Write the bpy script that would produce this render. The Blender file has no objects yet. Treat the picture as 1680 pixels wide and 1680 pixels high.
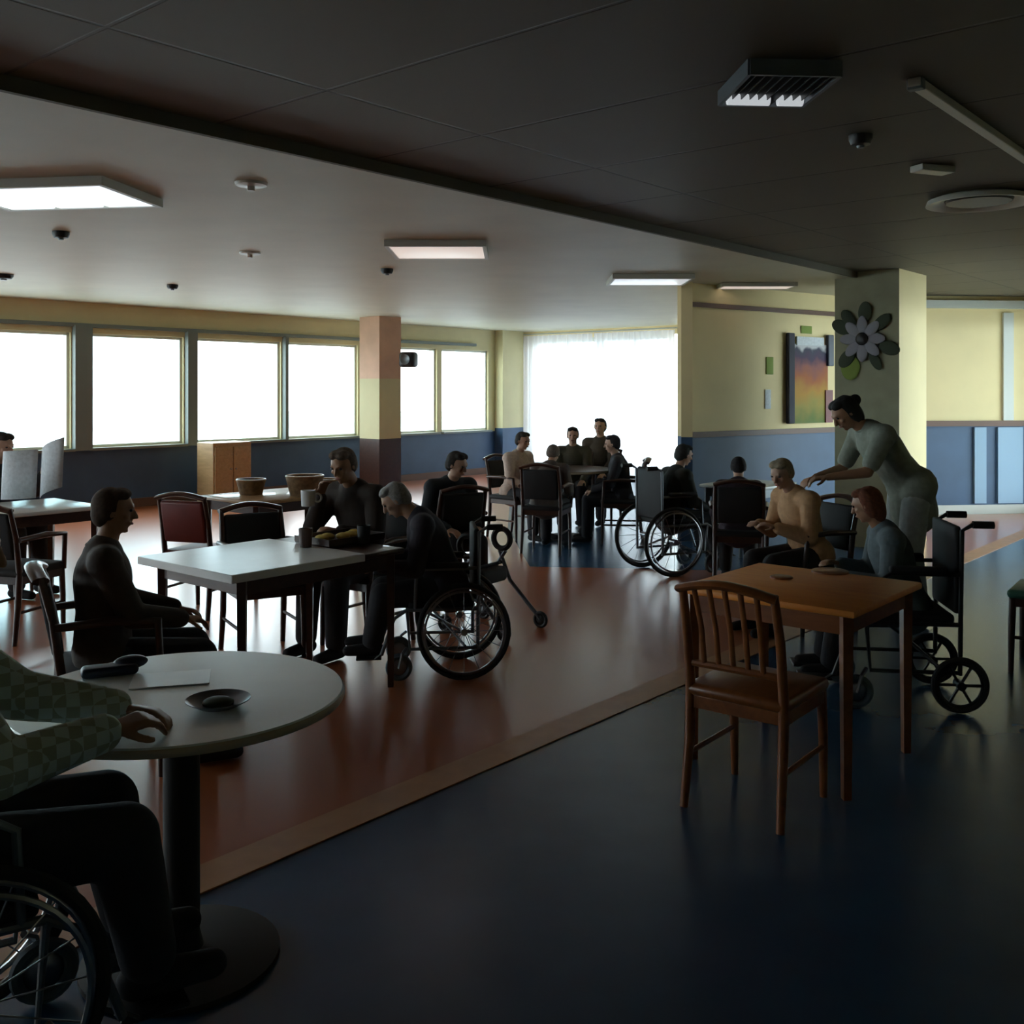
import bpy, bmesh, math, random
from mathutils import Vector, Matrix
R = math.radians
random.seed(7)
S = bpy.context.scene
C = S.collection
F = 1650.0; HOR = 640.0; EYE = 1.6
# ---------------------------------------------------------------- camera, sky, exposure
cam = bpy.data.cameras.new('camera'); co = bpy.data.objects.new('camera', cam); C.objects.link(co)
co.location = (0, 0, EYE); co.rotation_euler = (R(90), 0, 0)
cam.sensor_width = 36; cam.lens = 36 * F / 1680; cam.shift_y = -(840 - HOR) / 1680
cam.clip_start = .05; cam.clip_end = 300
S.camera = co
w = bpy.data.worlds.new('sky'); S.world = w; w.use_nodes = True
nt = w.node_tree; bg = nt.nodes['Background']
tc = nt.nodes.new('ShaderNodeTexCoord'); no = nt.nodes.new('ShaderNodeTexNoise'); cr = nt.nodes.new('ShaderNodeValToRGB')
no.inputs['Scale'].default_value = 4.0; no.inputs['Detail'].default_value = 3
cr.color_ramp.elements[0].position = .38; cr.color_ramp.elements[0].color = (.60, .84, .92, 1)
cr.color_ramp.elements[1].position = .6; cr.color_ramp.elements[1].color = (.95, .98, 1, 1)
nt.links.new(tc.outputs['Generated'], no.inputs['Vector']); nt.links.new(no.outputs['Fac'], cr.inputs['Fac'])
nt.links.new(cr.outputs['Color'], bg.inputs['Color'])
SKY = 3.2
bg.inputs['Strength'].default_value = SKY
S.view_settings.view_transform = 'Standard'; S.view_settings.look = 'None'
S.view_settings.exposure = 1.7; S.view_settings.gamma = 1; S.view_settings.use_curve_mapping = False
S.cycles.max_bounces = 8; S.cycles.diffuse_bounces = 4; S.cycles.transparent_max_bounces = 12
S.cycles.caustics_reflective = False; S.cycles.caustics_refractive = False
S.cycles.sample_clamp_indirect = 6
try: S.cycles.use_denoising = True
except Exception: pass

# ---------------------------------------------------------------- materials
def mat(name, col, rough=.6, metal=0, noise=0, nscale=8, emit=None, es=0, spec=.5, bump=0, coat=0):
    m = bpy.data.materials.new(name); m.use_nodes = True
    n = m.node_tree; b = n.nodes['Principled BSDF']
    b.inputs['Base Color'].default_value = (*col, 1); b.inputs['Roughness'].default_value = rough
    b.inputs['Metallic'].default_value = metal; b.inputs['Specular IOR Level'].default_value = spec
    b.inputs['Coat Weight'].default_value = coat
    if emit: b.inputs['Emission Color'].default_value = (*emit, 1); b.inputs['Emission Strength'].default_value = es
    if noise or bump:
        t = n.nodes.new('ShaderNodeTexCoord'); z = n.nodes.new('ShaderNodeTexNoise'); z.inputs['Scale'].default_value = nscale
        z.inputs['Detail'].default_value = 5
        n.links.new(t.outputs['Object'], z.inputs['Vector'])
        if noise:
            r = n.nodes.new('ShaderNodeValToRGB')
            r.color_ramp.elements[0].position = .3; r.color_ramp.elements[1].position = .7
            r.color_ramp.elements[0].color = (*[c * (1 - noise) for c in col], 1)
            r.color_ramp.elements[1].color = (*[min(1, c * (1 + noise)) for c in col], 1)
            n.links.new(z.outputs['Fac'], r.inputs['Fac']); n.links.new(r.outputs['Color'], b.inputs['Base Color'])
        if bump:
            bp = n.nodes.new('ShaderNodeBump'); bp.inputs['Strength'].default_value = bump; bp.inputs['Distance'].default_value = .01
            n.links.new(z.outputs['Fac'], bp.inputs['Height']); n.links.new(bp.outputs['Normal'], b.inputs['Normal'])
    return m
def wood(name, c1, c2, rough=.35, scale=3, coat=.2):
    m = mat(name, c1, rough, coat=coat); n = m.node_tree; b = n.nodes['Principled BSDF']
    t = n.nodes.new('ShaderNodeTexCoord'); mp = n.nodes.new('ShaderNodeMapping'); mp.inputs['Scale'].default_value = (scale * 6, scale, scale * 6)
    z = n.nodes.new('ShaderNodeTexNoise'); z.inputs['Scale'].default_value = 2; z.inputs['Detail'].default_value = 6; z.inputs['Distortion'].default_value = 1
    r = n.nodes.new('ShaderNodeValToRGB'); r.color_ramp.elements[0].color = (*c1, 1); r.color_ramp.elements[1].color = (*c2, 1)
    r.color_ramp.elements[0].position = .3; r.color_ramp.elements[1].position = .7
    for a, o in ((t.outputs['Object'], mp.inputs['Vector']), (mp.outputs['Vector'], z.inputs['Vector']), (z.outputs['Fac'], r.inputs['Fac']), (r.outputs['Color'], b.inputs['Base Color'])): n.links.new(a, o)
    return m
M = {}
M['blue_floor'] = mat('blue_floor', (.024, .074, .150), .27, noise=.10, nscale=3, spec=.4, coat=.1)
M['terra_floor'] = mat('terra_floor', (.44, .125, .040), .30, spec=.6, coat=.6)
M['strip'] = mat('floor_strip', (.50, .25, .12), .4, noise=.1)
M['cream'] = mat('cream_wall', (.84, .70, .39), .75, noise=.04, nscale=2)
M['olive'] = mat('olive_wall', (.62, .56, .33), .75, noise=.06, nscale=2)
M['pink'] = mat('pink_beige_paint', (.66, .42, .30), .8, noise=.08, nscale=4)
M['blue_wall'] = mat('blue_wainscot', (.036, .082, .165), .5, noise=.1, nscale=3)
M['pale_blue'] = mat('pale_blue_panel', (.25, .38, .52), .5)
M['rail'] = mat('brown_rail', (.13, .06, .035), .5)
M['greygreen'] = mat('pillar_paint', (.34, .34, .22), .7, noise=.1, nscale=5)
M['frame_grey'] = mat('window_frame_grey', (.16, .19, .18), .5)
M['frame_white'] = mat('white_frame', (.6, .62, .58), .5)
M['white_lam'] = mat('white_laminate', (.86, .92, .92), .22, noise=.04, nscale=4)
M['cloth'] = mat('white_cloth', (.84, .88, .88), .28, noise=.03)
M['edge'] = mat('pale_edging', (.45, .36, .25), .4)
M['brown_metal'] = mat('dark_brown_metal', (.012, .009, .007), .65, .0)
M['dark_wood'] = wood('dark_wood', (.035, .014, .010), (.06, .024, .015))
M['mid_wood'] = wood('mid_wood', (.19, .055, .012), (.28, .09, .022), .35, 2)
M['top_wood'] = wood('top_wood', (.80, .24, .035), (.92, .34, .055), .5, 1.5, 0)
M['tan_wood'] = wood('tan_wood', (.34, .22, .10), (.46, .30, .15), .45, 2)
M['black_vinyl'] = mat('black_vinyl', (.010, .011, .013), .75, noise=.2)
M['navy_vinyl'] = mat('navy_vinyl', (.012, .020, .045), .45)
M['red_vinyl'] = mat('maroon_vinyl', (.16, .022, .018), .5, noise=.1)
M['green_vinyl'] = mat('green_vinyl', (.03, .13, .09), .5)
M['tan_vinyl'] = mat('tan_vinyl', (.42, .23, .12), .55, noise=.1)
M['rust'] = mat('rust_fabric', (.25, .085, .03), .8, noise=.15)
M['rubber'] = mat('black_rubber', (.012, .012, .012), .7)
M['grey_rubber'] = mat('grey_rubber', (.10, .13, .15), .7)
M['chrome'] = mat('chrome', (.32, .33, .35), .3, 1)
M['steel'] = mat('painted_steel', (.16, .18, .2), .4, .5)
M['black'] = mat('black_plastic', (.008, .008, .009), .45)
M['white'] = mat('white_plastic', (.65, .66, .66), .4)
M['paper'] = mat('paper', (.62, .66, .70), .8, noise=.12, nscale=40)
M['lamp_on'] = mat('lamp_diffuser', (.8, .85, .9), .4, emit=(.85, .93, 1), es=.38)
M['lamp_warm'] = mat('warm_diffuser', (.8, .75, .7), .4, emit=(1, .84, .76), es=.17)
M['lamp_dim'] = mat('dim_diffuser', (.75, .76, .76), .3, emit=(.9, .95, 1), es=.16)
M['lamp_off'] = mat('off_diffuser', (.55, .54, .48), .4)
M['yellow'] = mat('yellow_food', (.45, .33, .06), .6, noise=.3, nscale=20)
M['basket'] = mat('wicker', (.22, .13, .06), .8, noise=.35, nscale=30, bump=.5)
M['leaf'] = mat('dark_leaf', (.03, .045, .02), .7)
M['petal'] = mat('pale_petal', (.30, .30, .34), .7)
M['grn_paper'] = mat('green_paper', (.22, .30, .06), .8)

def ceiling_mat(name, col):
    m = mat(name, col, .62, noise=.05, nscale=1.5); n = m.node_tree; b = n.nodes['Principled BSDF']
    t = n.nodes.new('ShaderNodeTexCoord'); mp = n.nodes.new('ShaderNodeMapping'); mp.inputs['Rotation'].default_value = (0, 0, -math.atan2(.762, .647))
    mp.inputs['Rotation'].default_value = (0, 0, -math.atan2(.762, .647)); mp.inputs['Location'].default_value = (.18, 0, 0)
    br = n.nodes.new('ShaderNodeTexBrick'); br.offset = 0; br.inputs['Scale'].default_value = 1
    br.inputs['Brick Width'].default_value = .93; br.inputs['Row Height'].default_value = 3.2
    br.inputs['Mortar Size'].default_value = .012; br.inputs['Mortar Smooth'].default_value = .6
    br.inputs['Color1'].default_value = (*col, 1); br.inputs['Color2'].default_value = (*[c * .93 for c in col], 1)
    br.inputs['Mortar'].default_value = (*[c * .45 for c in col], 1)
    bp = n.nodes.new('ShaderNodeBump'); bp.inputs['Distance'].default_value = .01; bp.inputs['Strength'].default_value = .6; bp.invert = True
    n.links.new(t.outputs['Object'], mp.inputs['Vector']); n.links.new(mp.outputs['Vector'], br.inputs['Vector'])
    n.links.new(br.outputs['Color'], b.inputs['Base Color']); n.links.new(br.outputs['Fac'], bp.inputs['Height']); n.links.new(bp.outputs['Normal'], b.inputs['Normal'])
    return m
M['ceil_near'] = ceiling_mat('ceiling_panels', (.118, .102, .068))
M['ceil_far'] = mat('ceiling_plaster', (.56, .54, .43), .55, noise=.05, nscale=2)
M['soffit'] = mat('soffit_edge_shade', (.11, .10, .07), .7)  # shade on the ceiling step's riser put into this dark colour

def glass_mat():
    m = bpy.data.materials.new('window_glass'); m.use_nodes = True; n = m.node_tree; n.nodes.clear()
    o = n.nodes.new('ShaderNodeOutputMaterial'); a = n.nodes.new('ShaderNodeBsdfTransparent'); g = n.nodes.new('ShaderNodeBsdfGlossy')
    x = n.nodes.new('ShaderNodeMixShader'); g.inputs['Roughness'].default_value = .03; a.inputs['Color'].default_value = (.96, .99, 1, 1)
    x.inputs[0].default_value = .06
    n.links.new(a.outputs[0], x.inputs[1]); n.links.new(g.outputs[0], x.inputs[2]); n.links.new(x.outputs[0], o.inputs[0]); return m
M['glass'] = glass_mat()
for k_, r_ in (('terra_floor', .22), ('blue_floor', .22)): M[k_].node_tree.nodes['Principled BSDF'].inputs['Coat Roughness'].default_value = r_
def sheer_mat(name, col, tr):
    m = bpy.data.materials.new(name); m.use_nodes = True; n = m.node_tree; n.nodes.clear()
    o = n.nodes.new('ShaderNodeOutputMaterial'); a = n.nodes.new('ShaderNodeBsdfTransparent'); g = n.nodes.new('ShaderNodeBsdfTranslucent'); d = n.nodes.new('ShaderNodeBsdfDiffuse')
    x = n.nodes.new('ShaderNodeMixShader'); y = n.nodes.new('ShaderNodeMixShader')
    g.inputs[0].default_value = (*col, 1); d.inputs[0].default_value = (*col, 1)
    y.inputs[0].default_value = .6; x.inputs[0].default_value = tr
    n.links.new(g.outputs[0], y.inputs[1]); n.links.new(d.outputs[0], y.inputs[2])
    n.links.new(y.outputs[0], x.inputs[1]); n.links.new(a.outputs[0], x.inputs[2]); n.links.new(x.outputs[0], o.inputs[0]); return m
M['sheer'] = sheer_mat('sheer_curtain', (.90, .88, .92), .06)

# ---------------------------------------------------------------- mesh helpers
def mesh_obj(name, bm, m, parent=None, smooth=True, bevel=0):
    bmesh.ops.recalc_face_normals(bm, faces=bm.faces[:])
    me = bpy.data.meshes.new(name); bm.to_mesh(me); bm.free()
    ms = m if isinstance(m, (list, tuple)) else [m]
    for x in ms: me.materials.append(M[x] if isinstance(x, str) else x)
    o = bpy.data.objects.new(name, me); C.objects.link(o)
    if smooth:
        me.polygons.foreach_set('use_smooth', [True] * len(me.polygons)); me.set_sharp_from_angle(angle=R(40))
    if bevel:
        b = o.modifiers.new('bevel', 'BEVEL'); b.width = bevel; b.segments = 2; b.limit_method = 'ANGLE'
    if parent: o.parent = parent
    return o
def tag(o, label=None, cat=None, group=None, kind=None):
    if label: o['label'] = label
    if cat: o['category'] = cat
    if group: o['group'] = group
    if kind: o['kind'] = kind
    return o
def thing(name, label, cat, loc, rotz=0, group=None):
    o = bpy.data.objects.new(name, None); C.objects.link(o); o.empty_display_size = .1
    o.location = loc; o.rotation_euler = (0, 0, rotz); return tag(o, label, cat, group)
def B(): return bmesh.new()
def box(bm, c, s, rot=None, mi=0):
    m = Matrix.Translation(c)
    if rot is not None: m = m @ (rot if isinstance(rot, Matrix) else Matrix.Rotation(rot, 4, 'Z'))
    r = bmesh.ops.create_cube(bm, size=1, matrix=m @ Matrix.Diagonal((*s, 1)))
    if mi:
        for v in r['verts']:
            for f in v.link_faces: f.material_index = mi
def basis(d):
    d = d.normalized(); up = Vector((0, 0, 1)) if abs(d.z) < .95 else Vector((0, 1, 0))
    a = d.cross(up).normalized(); b = a.cross(d).normalized(); return a, b
def tube(bm, pts, r, n=10, flat=1, closed=False):
    pts = [Vector(p) for p in pts]; rs = r if isinstance(r, (list, tuple)) else [r] * len(pts)
    rings = []; N = len(pts); pa = None
    for i, p in enumerate(pts):
        if closed: d = pts[(i + 1) % N] - pts[i - 1]
        else: d = pts[min(i + 1, N - 1)] - pts[max(i - 1, 0)]
        a, b = basis(d)
        if pa is not None:
            a = (pa - d.normalized() * pa.dot(d.normalized())).normalized(); b = a.cross(d.normalized()).normalized()
        pa = a
        rings.append([bm.verts.new(p + a * math.cos(2 * math.pi * k / n) * rs[i] + b * math.sin(2 * math.pi * k / n) * rs[i] * flat) for k in range(n)])
    for i in range(N if closed else N - 1):
        q = rings[(i + 1) % N]
        for k in range(n): bm.faces.new((rings[i][k], rings[i][(k + 1) % n], q[(k + 1) % n], q[k]))
    if not closed:
        bm.faces.new(rings[0][::-1]); bm.faces.new(rings[-1])
def lathe(bm, prof, n=32, at=(0, 0, 0)):
    at = Vector(at); rings = []
    for r, z in prof:
        rings.append([bm.verts.new(at + Vector((r * math.cos(2 * math.pi * k / n), r * math.sin(2 * math.pi * k / n), z))) for k in range(n)] if r > 1e-5 else [bm.verts.new(at + Vector((0, 0, z)))])
    for a, b in zip(rings, rings[1:]):
        for k in range(n):
            if len(a) == 1 and len(b) == 1: continue
            if len(a) == 1: bm.faces.new((a[0], b[k], b[(k + 1) % n]))
            elif len(b) == 1: bm.faces.new((a[k], a[(k + 1) % n], b[0]))
            else: bm.faces.new((a[k], a[(k + 1) % n], b[(k + 1) % n], b[k]))
def ring(bm, c, rad, r, axis='X', n=36, m=8):
    pts = []
    for k in range(n):
        a = 2 * math.pi * k / n; u, v = math.cos(a) * rad, math.sin(a) * rad
        pts.append(Vector(c) + (Vector((0, u, v)) if axis == 'X' else Vector((u, 0, v)) if axis == 'Y' else Vector((u, v, 0))))
    tube(bm, pts, r, m, closed=True)
def ell(bm, c, s, rot=None, seg=16):
    m = Matrix.Translation(c)
    if rot is not None: m = m @ rot
    bmesh.ops.create_uvsphere(bm, u_segments=seg, v_segments=max(6, seg // 2 + 2), radius=1, matrix=m @ Matrix.Diagonal((*s, 1)))
def rbox(bm, c, s, r=.02, n=3):                                    # cushion: box with rounded corners
    t = bmesh.new(); bmesh.ops.create_cube(t, size=1, matrix=Matrix.Diagonal((*s, 1)))
    bmesh.ops.bevel(t, geom=t.edges[:], offset=min(r, min(s) * .49), segments=n, profile=.5, affect='EDGES')
    off = Vector(c); mp = {}
    for v in t.verts: mp[v] = bm.verts.new(v.co + off)
    for f in t.faces: bm.faces.new([mp[v] for v in f.verts])
    t.free()
def slab(bm, pts, z0, z1):
    lo = [bm.verts.new((x, y, z0)) for x, y in pts]; hi = [bm.verts.new((x, y, z1)) for x, y in pts]; n = len(pts)
    bm.faces.new(lo[::-1]); bm.faces.new(hi)
    for i in range(n): bm.faces.new((lo[i], lo[(i + 1) % n], hi[(i + 1) % n], hi[i]))
def wpt(px, D): return ((px - 840) / F * D, D)
def zat(y, D): return EYE - (y - HOR) * D / F
def rz(fx, fy): return math.atan2(-fx, fy)                          # local +Y faces (fx, fy)
U = Vector((.647, .762)).normalized(); V = Vector((U.y, -U.x)); RU = math.atan2(U.y, U.x)
ZC = 2.75; ZN = 2.81
def struct(name, bm, m, smooth=False, **k):
    o = mesh_obj(name, bm, m, smooth=smooth, **k); o['kind'] = 'structure'; return o

# ---------------------------------------------------------------- room outline
WL0 = Vector((-6.31, 12.4))
def wall_t(px):
    k = (px - 840) / F; return (k * 12.4 + 6.31) / (U.x - U.y * k)
LEFT_END = WL0 - U * 8; CORNER = WL0 + U * wall_t(856)
k_ = (1124 - 840) / F; FW = (k_ * CORNER.y - CORNER.x) / (V.x - k_ * V.y)
FAR_END = CORNER + V * FW
P0 = Vector((1.80, 10.7)); P1 = Vector((4.30, 12.5))
R0 = Vector((5.15, 12.9)); R1 = Vector((7.15, 13.1)); R2 = Vector((4.80, 8.9)); R3 = Vector((5.2, -3)); R4 = Vector((-7, -3))
outline = [LEFT_END, CORNER, FAR_END, P0, P1, R0, R1, R2, R3, R4]

# floor: blue ground sheet, terracotta band laid into it
bm = B(); slab(bm, [(p.x, p.y) for p in outline], -.1, 0); struct('floor', bm, 'blue_floor')
e0 = Vector((-.96, 3.22)); e1 = e0 + U * 14
tw = [e0 - U * 7, Vector((.88, 5.39)) + U * 0, Vector((.88, 5.39)) + U * 9.0]
band = [tuple(e0 - U * 7.0), tuple(e0), (.88, 5.39), tuple(Vector((.88, 5.39)) + U * 8.9), (6.9, 13.05), (5.15, 12.85), (4.35, 12.4), (3.1, 8.75), (.16, 9.1), (-.05, 11.6), (.0, 19.0), tuple(CORNER - U * .12 + V * .05), tuple(LEFT_END + U * .3 + V * .05), (-9.5, 3.0)]
bm = B(); slab(bm, band, 0, .004); struct('floor_terracotta', bm, 'terra_floor')
bm = B(); a = e0 - U * 7; b = Vector((.88, 5.39)) + U * 8.9
slab(bm, [tuple(a), tuple(b), tuple(b - V * .17), tuple(a - V * .17)], 0, .0055); struct('trim_floor_strip', bm, 'strip')

# ceilings: lower plaster part by the windows, panelled part over the front
ce0 = Vector((-1.97, 3.87)); cdir = Vector((3.48 + 1.97, 10.26 - 3.87)).normalized()
ca = ce0 - cdir * 9.5; cb = ce0 + cdir * 8.9
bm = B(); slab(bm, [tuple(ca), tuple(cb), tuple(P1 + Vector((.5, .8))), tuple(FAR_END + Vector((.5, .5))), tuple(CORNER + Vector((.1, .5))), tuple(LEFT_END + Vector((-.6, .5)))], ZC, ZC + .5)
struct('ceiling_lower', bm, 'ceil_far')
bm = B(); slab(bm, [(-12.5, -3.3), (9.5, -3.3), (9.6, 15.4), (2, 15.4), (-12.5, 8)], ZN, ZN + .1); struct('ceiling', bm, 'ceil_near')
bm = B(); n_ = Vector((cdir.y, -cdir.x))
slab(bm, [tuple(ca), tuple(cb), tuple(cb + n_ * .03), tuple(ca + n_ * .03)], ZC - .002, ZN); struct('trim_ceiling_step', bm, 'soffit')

# walls -----------------------------------------------------------
def wall(name, a, b, z0=0, z1=3.0, m='cream', th=.2, out=1, holes=(), rail=None, low='blue_wall', base=True):
    """straight wall from a to b (thickness goes outward) with rectangular openings (s0, s1, z0, z1)"""
    a = Vector(a); b = Vector(b); d = (b - a); L = d.length; d.normalize(); nrm = Vector((-d.y, d.x)) * out
    zs = sorted({z0, z1} | {h[2] for h in holes} | {h[3] for h in holes} | ({rail} if rail else set()))
    ss = sorted({0, L} | {h[0] for h in holes} | {h[1] for h in holes})
    bm = B()
    for i in range(len(ss) - 1):
        for j in range(len(zs) - 1):
            s, z = (ss[i] + ss[i + 1]) / 2, (zs[j] + zs[j + 1]) / 2
            if any(h[0] < s < h[1] and h[2] < z < h[3] for h in holes): continue
            c = a + d * s + nrm * th / 2
            box(bm, (c.x, c.y, z), (ss[i + 1] - ss[i], th, zs[j + 1] - zs[j]), math.atan2(d.y, d.x), mi=1 if rail and z < rail else 0)
    o = struct(name, bm, [m, low]); return o, a, d, nrm
def along(a, d, nrm, s, off, z): p = a + d * s + nrm * off; return (p.x, p.y, z)

# left window wall
SILL, HEAD = .84, 2.35
wins = [(-150, 116, 3), (149, 301, 1), (321, 461, 1), (470, 587, 1), (654, 717, 1), (725, 801, 1)]
t0 = -8
holes = [(wall_t(x0) - t0, wall_t(x1) - t0, SILL, HEAD) for x0, x1, _ in wins[1:]]
h0 = [(2.2 - .0, 4.6, SILL, HEAD), (4.75, wall_t(116) - t0, SILL, HEAD)]
_, wa, wd, wn = wall('wall_left', LEFT_END, CORNER, m='olive', holes=[(.3, 2.0, SILL, HEAD)] + h0 + holes, rail=SILL - .03)  # first opening is out of frame, added for extra light on the foreground
for i, h in enumerate(h0 + holes):
    s0, s1, z0, z1 = h; ang = math.atan2(wd.y, wd.x)
    wf = thing('window_%d' % (i + 1), None, None, along(wa, wd, wn, (s0 + s1) / 2, 0, z0), ang); wf['kind'] = 'structure'
    W = s1 - s0; H = z1 - z0; fr = B(); t = .035
    for x in (-W / 2 + t / 2, W / 2 - t / 2): box(fr, (x, .08, H / 2), (t, .07, H))
    for z in (t / 2, H - t / 2): box(fr, (0, .08, z), (W, .07, t))
    mesh_obj('window_frame', fr, 'frame_white', wf, smooth=False)
    g = B(); box(g, (0, .08, H / 2), (W - t, .008, H - t)); mesh_obj('pane', g, 'glass', wf, smooth=False)
    sb = B(); box(sb, (0, -.03, -.02), (W + .04, .12, .035)); mesh_obj('window_sill', sb, 'frame_grey', wf, smooth=False)
# broad grey posts between the panes
for i, (x0, x1) in enumerate(((117, 148), (302, 320), (462, 469))):
    s = (wall_t(x0) + wall_t(x1)) / 2 - t0; wdt = wall_t(x1) - wall_t(x0) - .02
    bm = B(); p = along(wa, wd, wn, s, -.045, (HEAD + .06 + SILL) / 2); box(bm, p, (wdt, .09, HEAD - SILL + .12), RU); struct('trim_%d' % (i + 1), bm, 'frame_grey')
bm = B(); L = (CORNER - LEFT_END).length; box(bm, along(wa, wd, wn, L / 2 - .1, -.012, .06), (L - .4, .02, .12), RU); struct('baseboard_left', bm, 'rail')
bm = B(); box(bm, along(wa, wd, wn, L / 2 - .6, -.03, HEAD + .1), (L - 1.6, .06, .05), RU); struct('trim_curtain_rail', bm, 'frame_grey')
# column by the windows and the pilaster in the corner
c = Vector(wpt(624, 15.9)); bm = B(); box(bm, (c.x, c.y, (1.78 + ZC) / 2), (.46, .46, ZC - 1.78), RU); box(bm, (c.x, c.y, 1.31), (.46, .46, .94), RU, mi=2); box(bm, (c.x, c.y, .42), (.46, .46, .84), RU, mi=1); struct('pillar_windows', bm, ['pink', 'dark_wood', 'olive'])
s = (wall_t(803) + wall_t(854)) / 2 - t0; p = along(wa, wd, wn, s, -.1, 0)
bm = B(); box(bm, (p[0], p[1], (.87 + ZC) / 2), (.62, .2, ZC - .87), RU); box(bm, (p[0], p[1], .435), (.62, .2, .87), RU, mi=1); struct('pillar_corner', bm, ['olive', 'blue_wall'])

# far wall: floor-length glazing behind a sheer curtain
_, fa, fd, fn = wall('wall_far', CORNER, FAR_END, m='cream', holes=[(.25, FW - .08, .05, 2.6)])
wf = thing('window_8', None, None, along(fa, fd, fn, FW / 2 - .025, 0, .05), math.atan2(fd.y, fd.x)); wf['kind'] = 'structure'
fr = B(); box(fr, (0, .1, 1.275), (.12, .08, 2.55))
for x in (-.5, -.25, .25, .5): box(fr, (x * (FW - .62), .1, 1.275), (.06, .07, 2.55))
for z in (.04, 2.51): box(fr, (0, .1, z), (FW - .55, .07, .08))
mesh_obj('window_frame', fr, 'frame_white', wf, smooth=False)
g = B(); box(g, (0, .1, 1.275), (FW - .6, .008, 2.5)); mesh_obj('pane', g, 'glass', wf, smooth=False)
ct = thing('curtain', 'sheer white floor-length curtain glowing in front of the far glass wall', 'curtain', along(fa, fd, fn, FW / 2, -.16, 0), math.atan2(fd.y, fd.x))
for side in (-1, 1):
    bm = B(); n = 150; rows = []
    for z in (.03, .9, 1.8, 2.66):
        rows.append([bm.verts.new((side * (.01 + (FW / 2 - .1) * k / n), .035 * math.sin(k * .62) * (1.15 - z * .15) + .012 * math.sin(k * .23 + side), z)) for k in range(n + 1)])
    for a_, b_ in zip(rows, rows[1:]):
        for k in range(n): bm.faces.new((a_[k], a_[k + 1], b_[k + 1], b_[k]))
    mesh_obj('curtain_panel', bm, 'sheer', ct)
bm = B(); tube(bm, [(-FW / 2 + .05, 0, 2.69), (FW / 2 - .05, 0, 2.69)], .014); mesh_obj('curtain_rod', bm, 'frame_white', ct)

# partition with blue wainscot
wall('wall_partition_end', FAR_END, P0, m='cream', rail=1.1, th=.12)
_, pa, pd, pn = wall('wall_partition', P0 + (P1 - P0).normalized() * .145, P1, m='cream', rail=1.1)
bm = B(); L = (P1 - P0).length - .145; box(bm, along(pa, pd, pn, L / 2, -.015, 1.12), (L, .03, .06), math.atan2(pd.y, pd.x)); struct('trim_partition', bm, 'rail')
bm = B(); box(bm, along(pa, pd, pn, L / 2, -.012, 2.52), (L, .024, .05), math.atan2(pd.y, pd.x)); struct('trim_partition_top', bm, 'rail')
wall('wall_niche', P1, R0, m='cream')
# right back wall
_, ra, rd, rn = wall('wall_right_back', R0, R1, m='cream', rail=1.14)
L = (R1 - R0).length; ra_ = math.atan2(rd.y, rd.x)
bm = B(); box(bm, along(ra, rd, rn, L / 2, -.02, 1.17), (L, .04, .07), ra_); struct('trim_right_back', bm, 'rail')
bm = B(); box(bm, along(ra, rd, rn, L / 2, -.012, .06), (L, .02, .12), ra_); struct('baseboard_right', bm, 'frame_white')
for k, (px, wd_, z0, z1, mm) in enumerate(((1652, .14, 1.21, 2.6, 'frame_white'), (1606, .16, .14, 1.12, 'pale_blue'), (1655, .34, .14, 1.12, 'pale_blue'))):
    kx = (px - 840) / F; s = (kx * R0.y - R0.x) / (rd.x - kx * rd.y)
    bm = B(); box(bm, along(ra, rd, rn, s, -.02, (z0 + z1) / 2), (wd_, .04, z1 - z0), ra_); struct('trim_right_panel_%d' % k, bm, mm)
bm = B(); box(bm, along(ra, rd, rn, L / 2, -.05, 2.70), (L, .1, .1), ra_); struct('trim_right_cornice', bm, 'frame_white')
# right side wall with glazed stretch (out of frame, lights the floor)
_, sa, sd, sn = wall('wall_right', R1, R2, m='cream', holes=[(.3, 2.2, .1, 2.5), (2.4, 4.4, .1, 2.5)])
for i, (s0, s1) in enumerate(((.3, 2.2), (2.4, 4.4))):
    W = s1 - s0; wf = thing('window_%d' % (9 + i), None, None, along(sa, sd, sn, (s0 + s1) / 2, 0, .1), math.atan2(sd.y, sd.x)); wf['kind'] = 'structure'
    fr = B()
    for x in (-W / 2 + .03, 0, W / 2 - .03): box(fr, (x, .1, 1.2), (.06, .07, 2.4))
    for z in (.03, 2.37): box(fr, (0, .1, z), (W, .07, .06))
    mesh_obj('window_frame', fr, 'frame_white', wf, smooth=False)
    g = B(); box(g, (0, .1, 1.2), (W - .05, .008, 2.35)); mesh_obj('pane', g, 'glass', wf, smooth=False)
wall('wall_right_front', R2, R3, m='cream', rail=1.08)
wall('wall_back', R3, R4, m='cream', rail=1.08)
_, ba, bd, bn = wall('wall_left_back', R4, LEFT_END, m='cream', rail=1.08, holes=[(4.6, 9.6, 1.1, 2.5)])
wf = thing('window_11', None, None, along(ba, bd, bn, 7.1, 0, 1.1), math.atan2(bd.y, bd.x)); wf['kind'] = 'structure'  # unseen window, added to bring more light onto the round table
fr = B()
for x in (-2.47, -.8, .8, 2.47): box(fr, (x, .1, .7), (.06, .07, 1.4))
for z in (.03, 1.37): box(fr, (0, .1, z), (5, .07, .06))
mesh_obj('window_frame', fr, 'frame_white', wf, smooth=False)
g = B(); box(g, (0, .1, .7), (4.95, .008, 1.35)); mesh_obj('pane', g, 'glass', wf, smooth=False)

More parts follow.
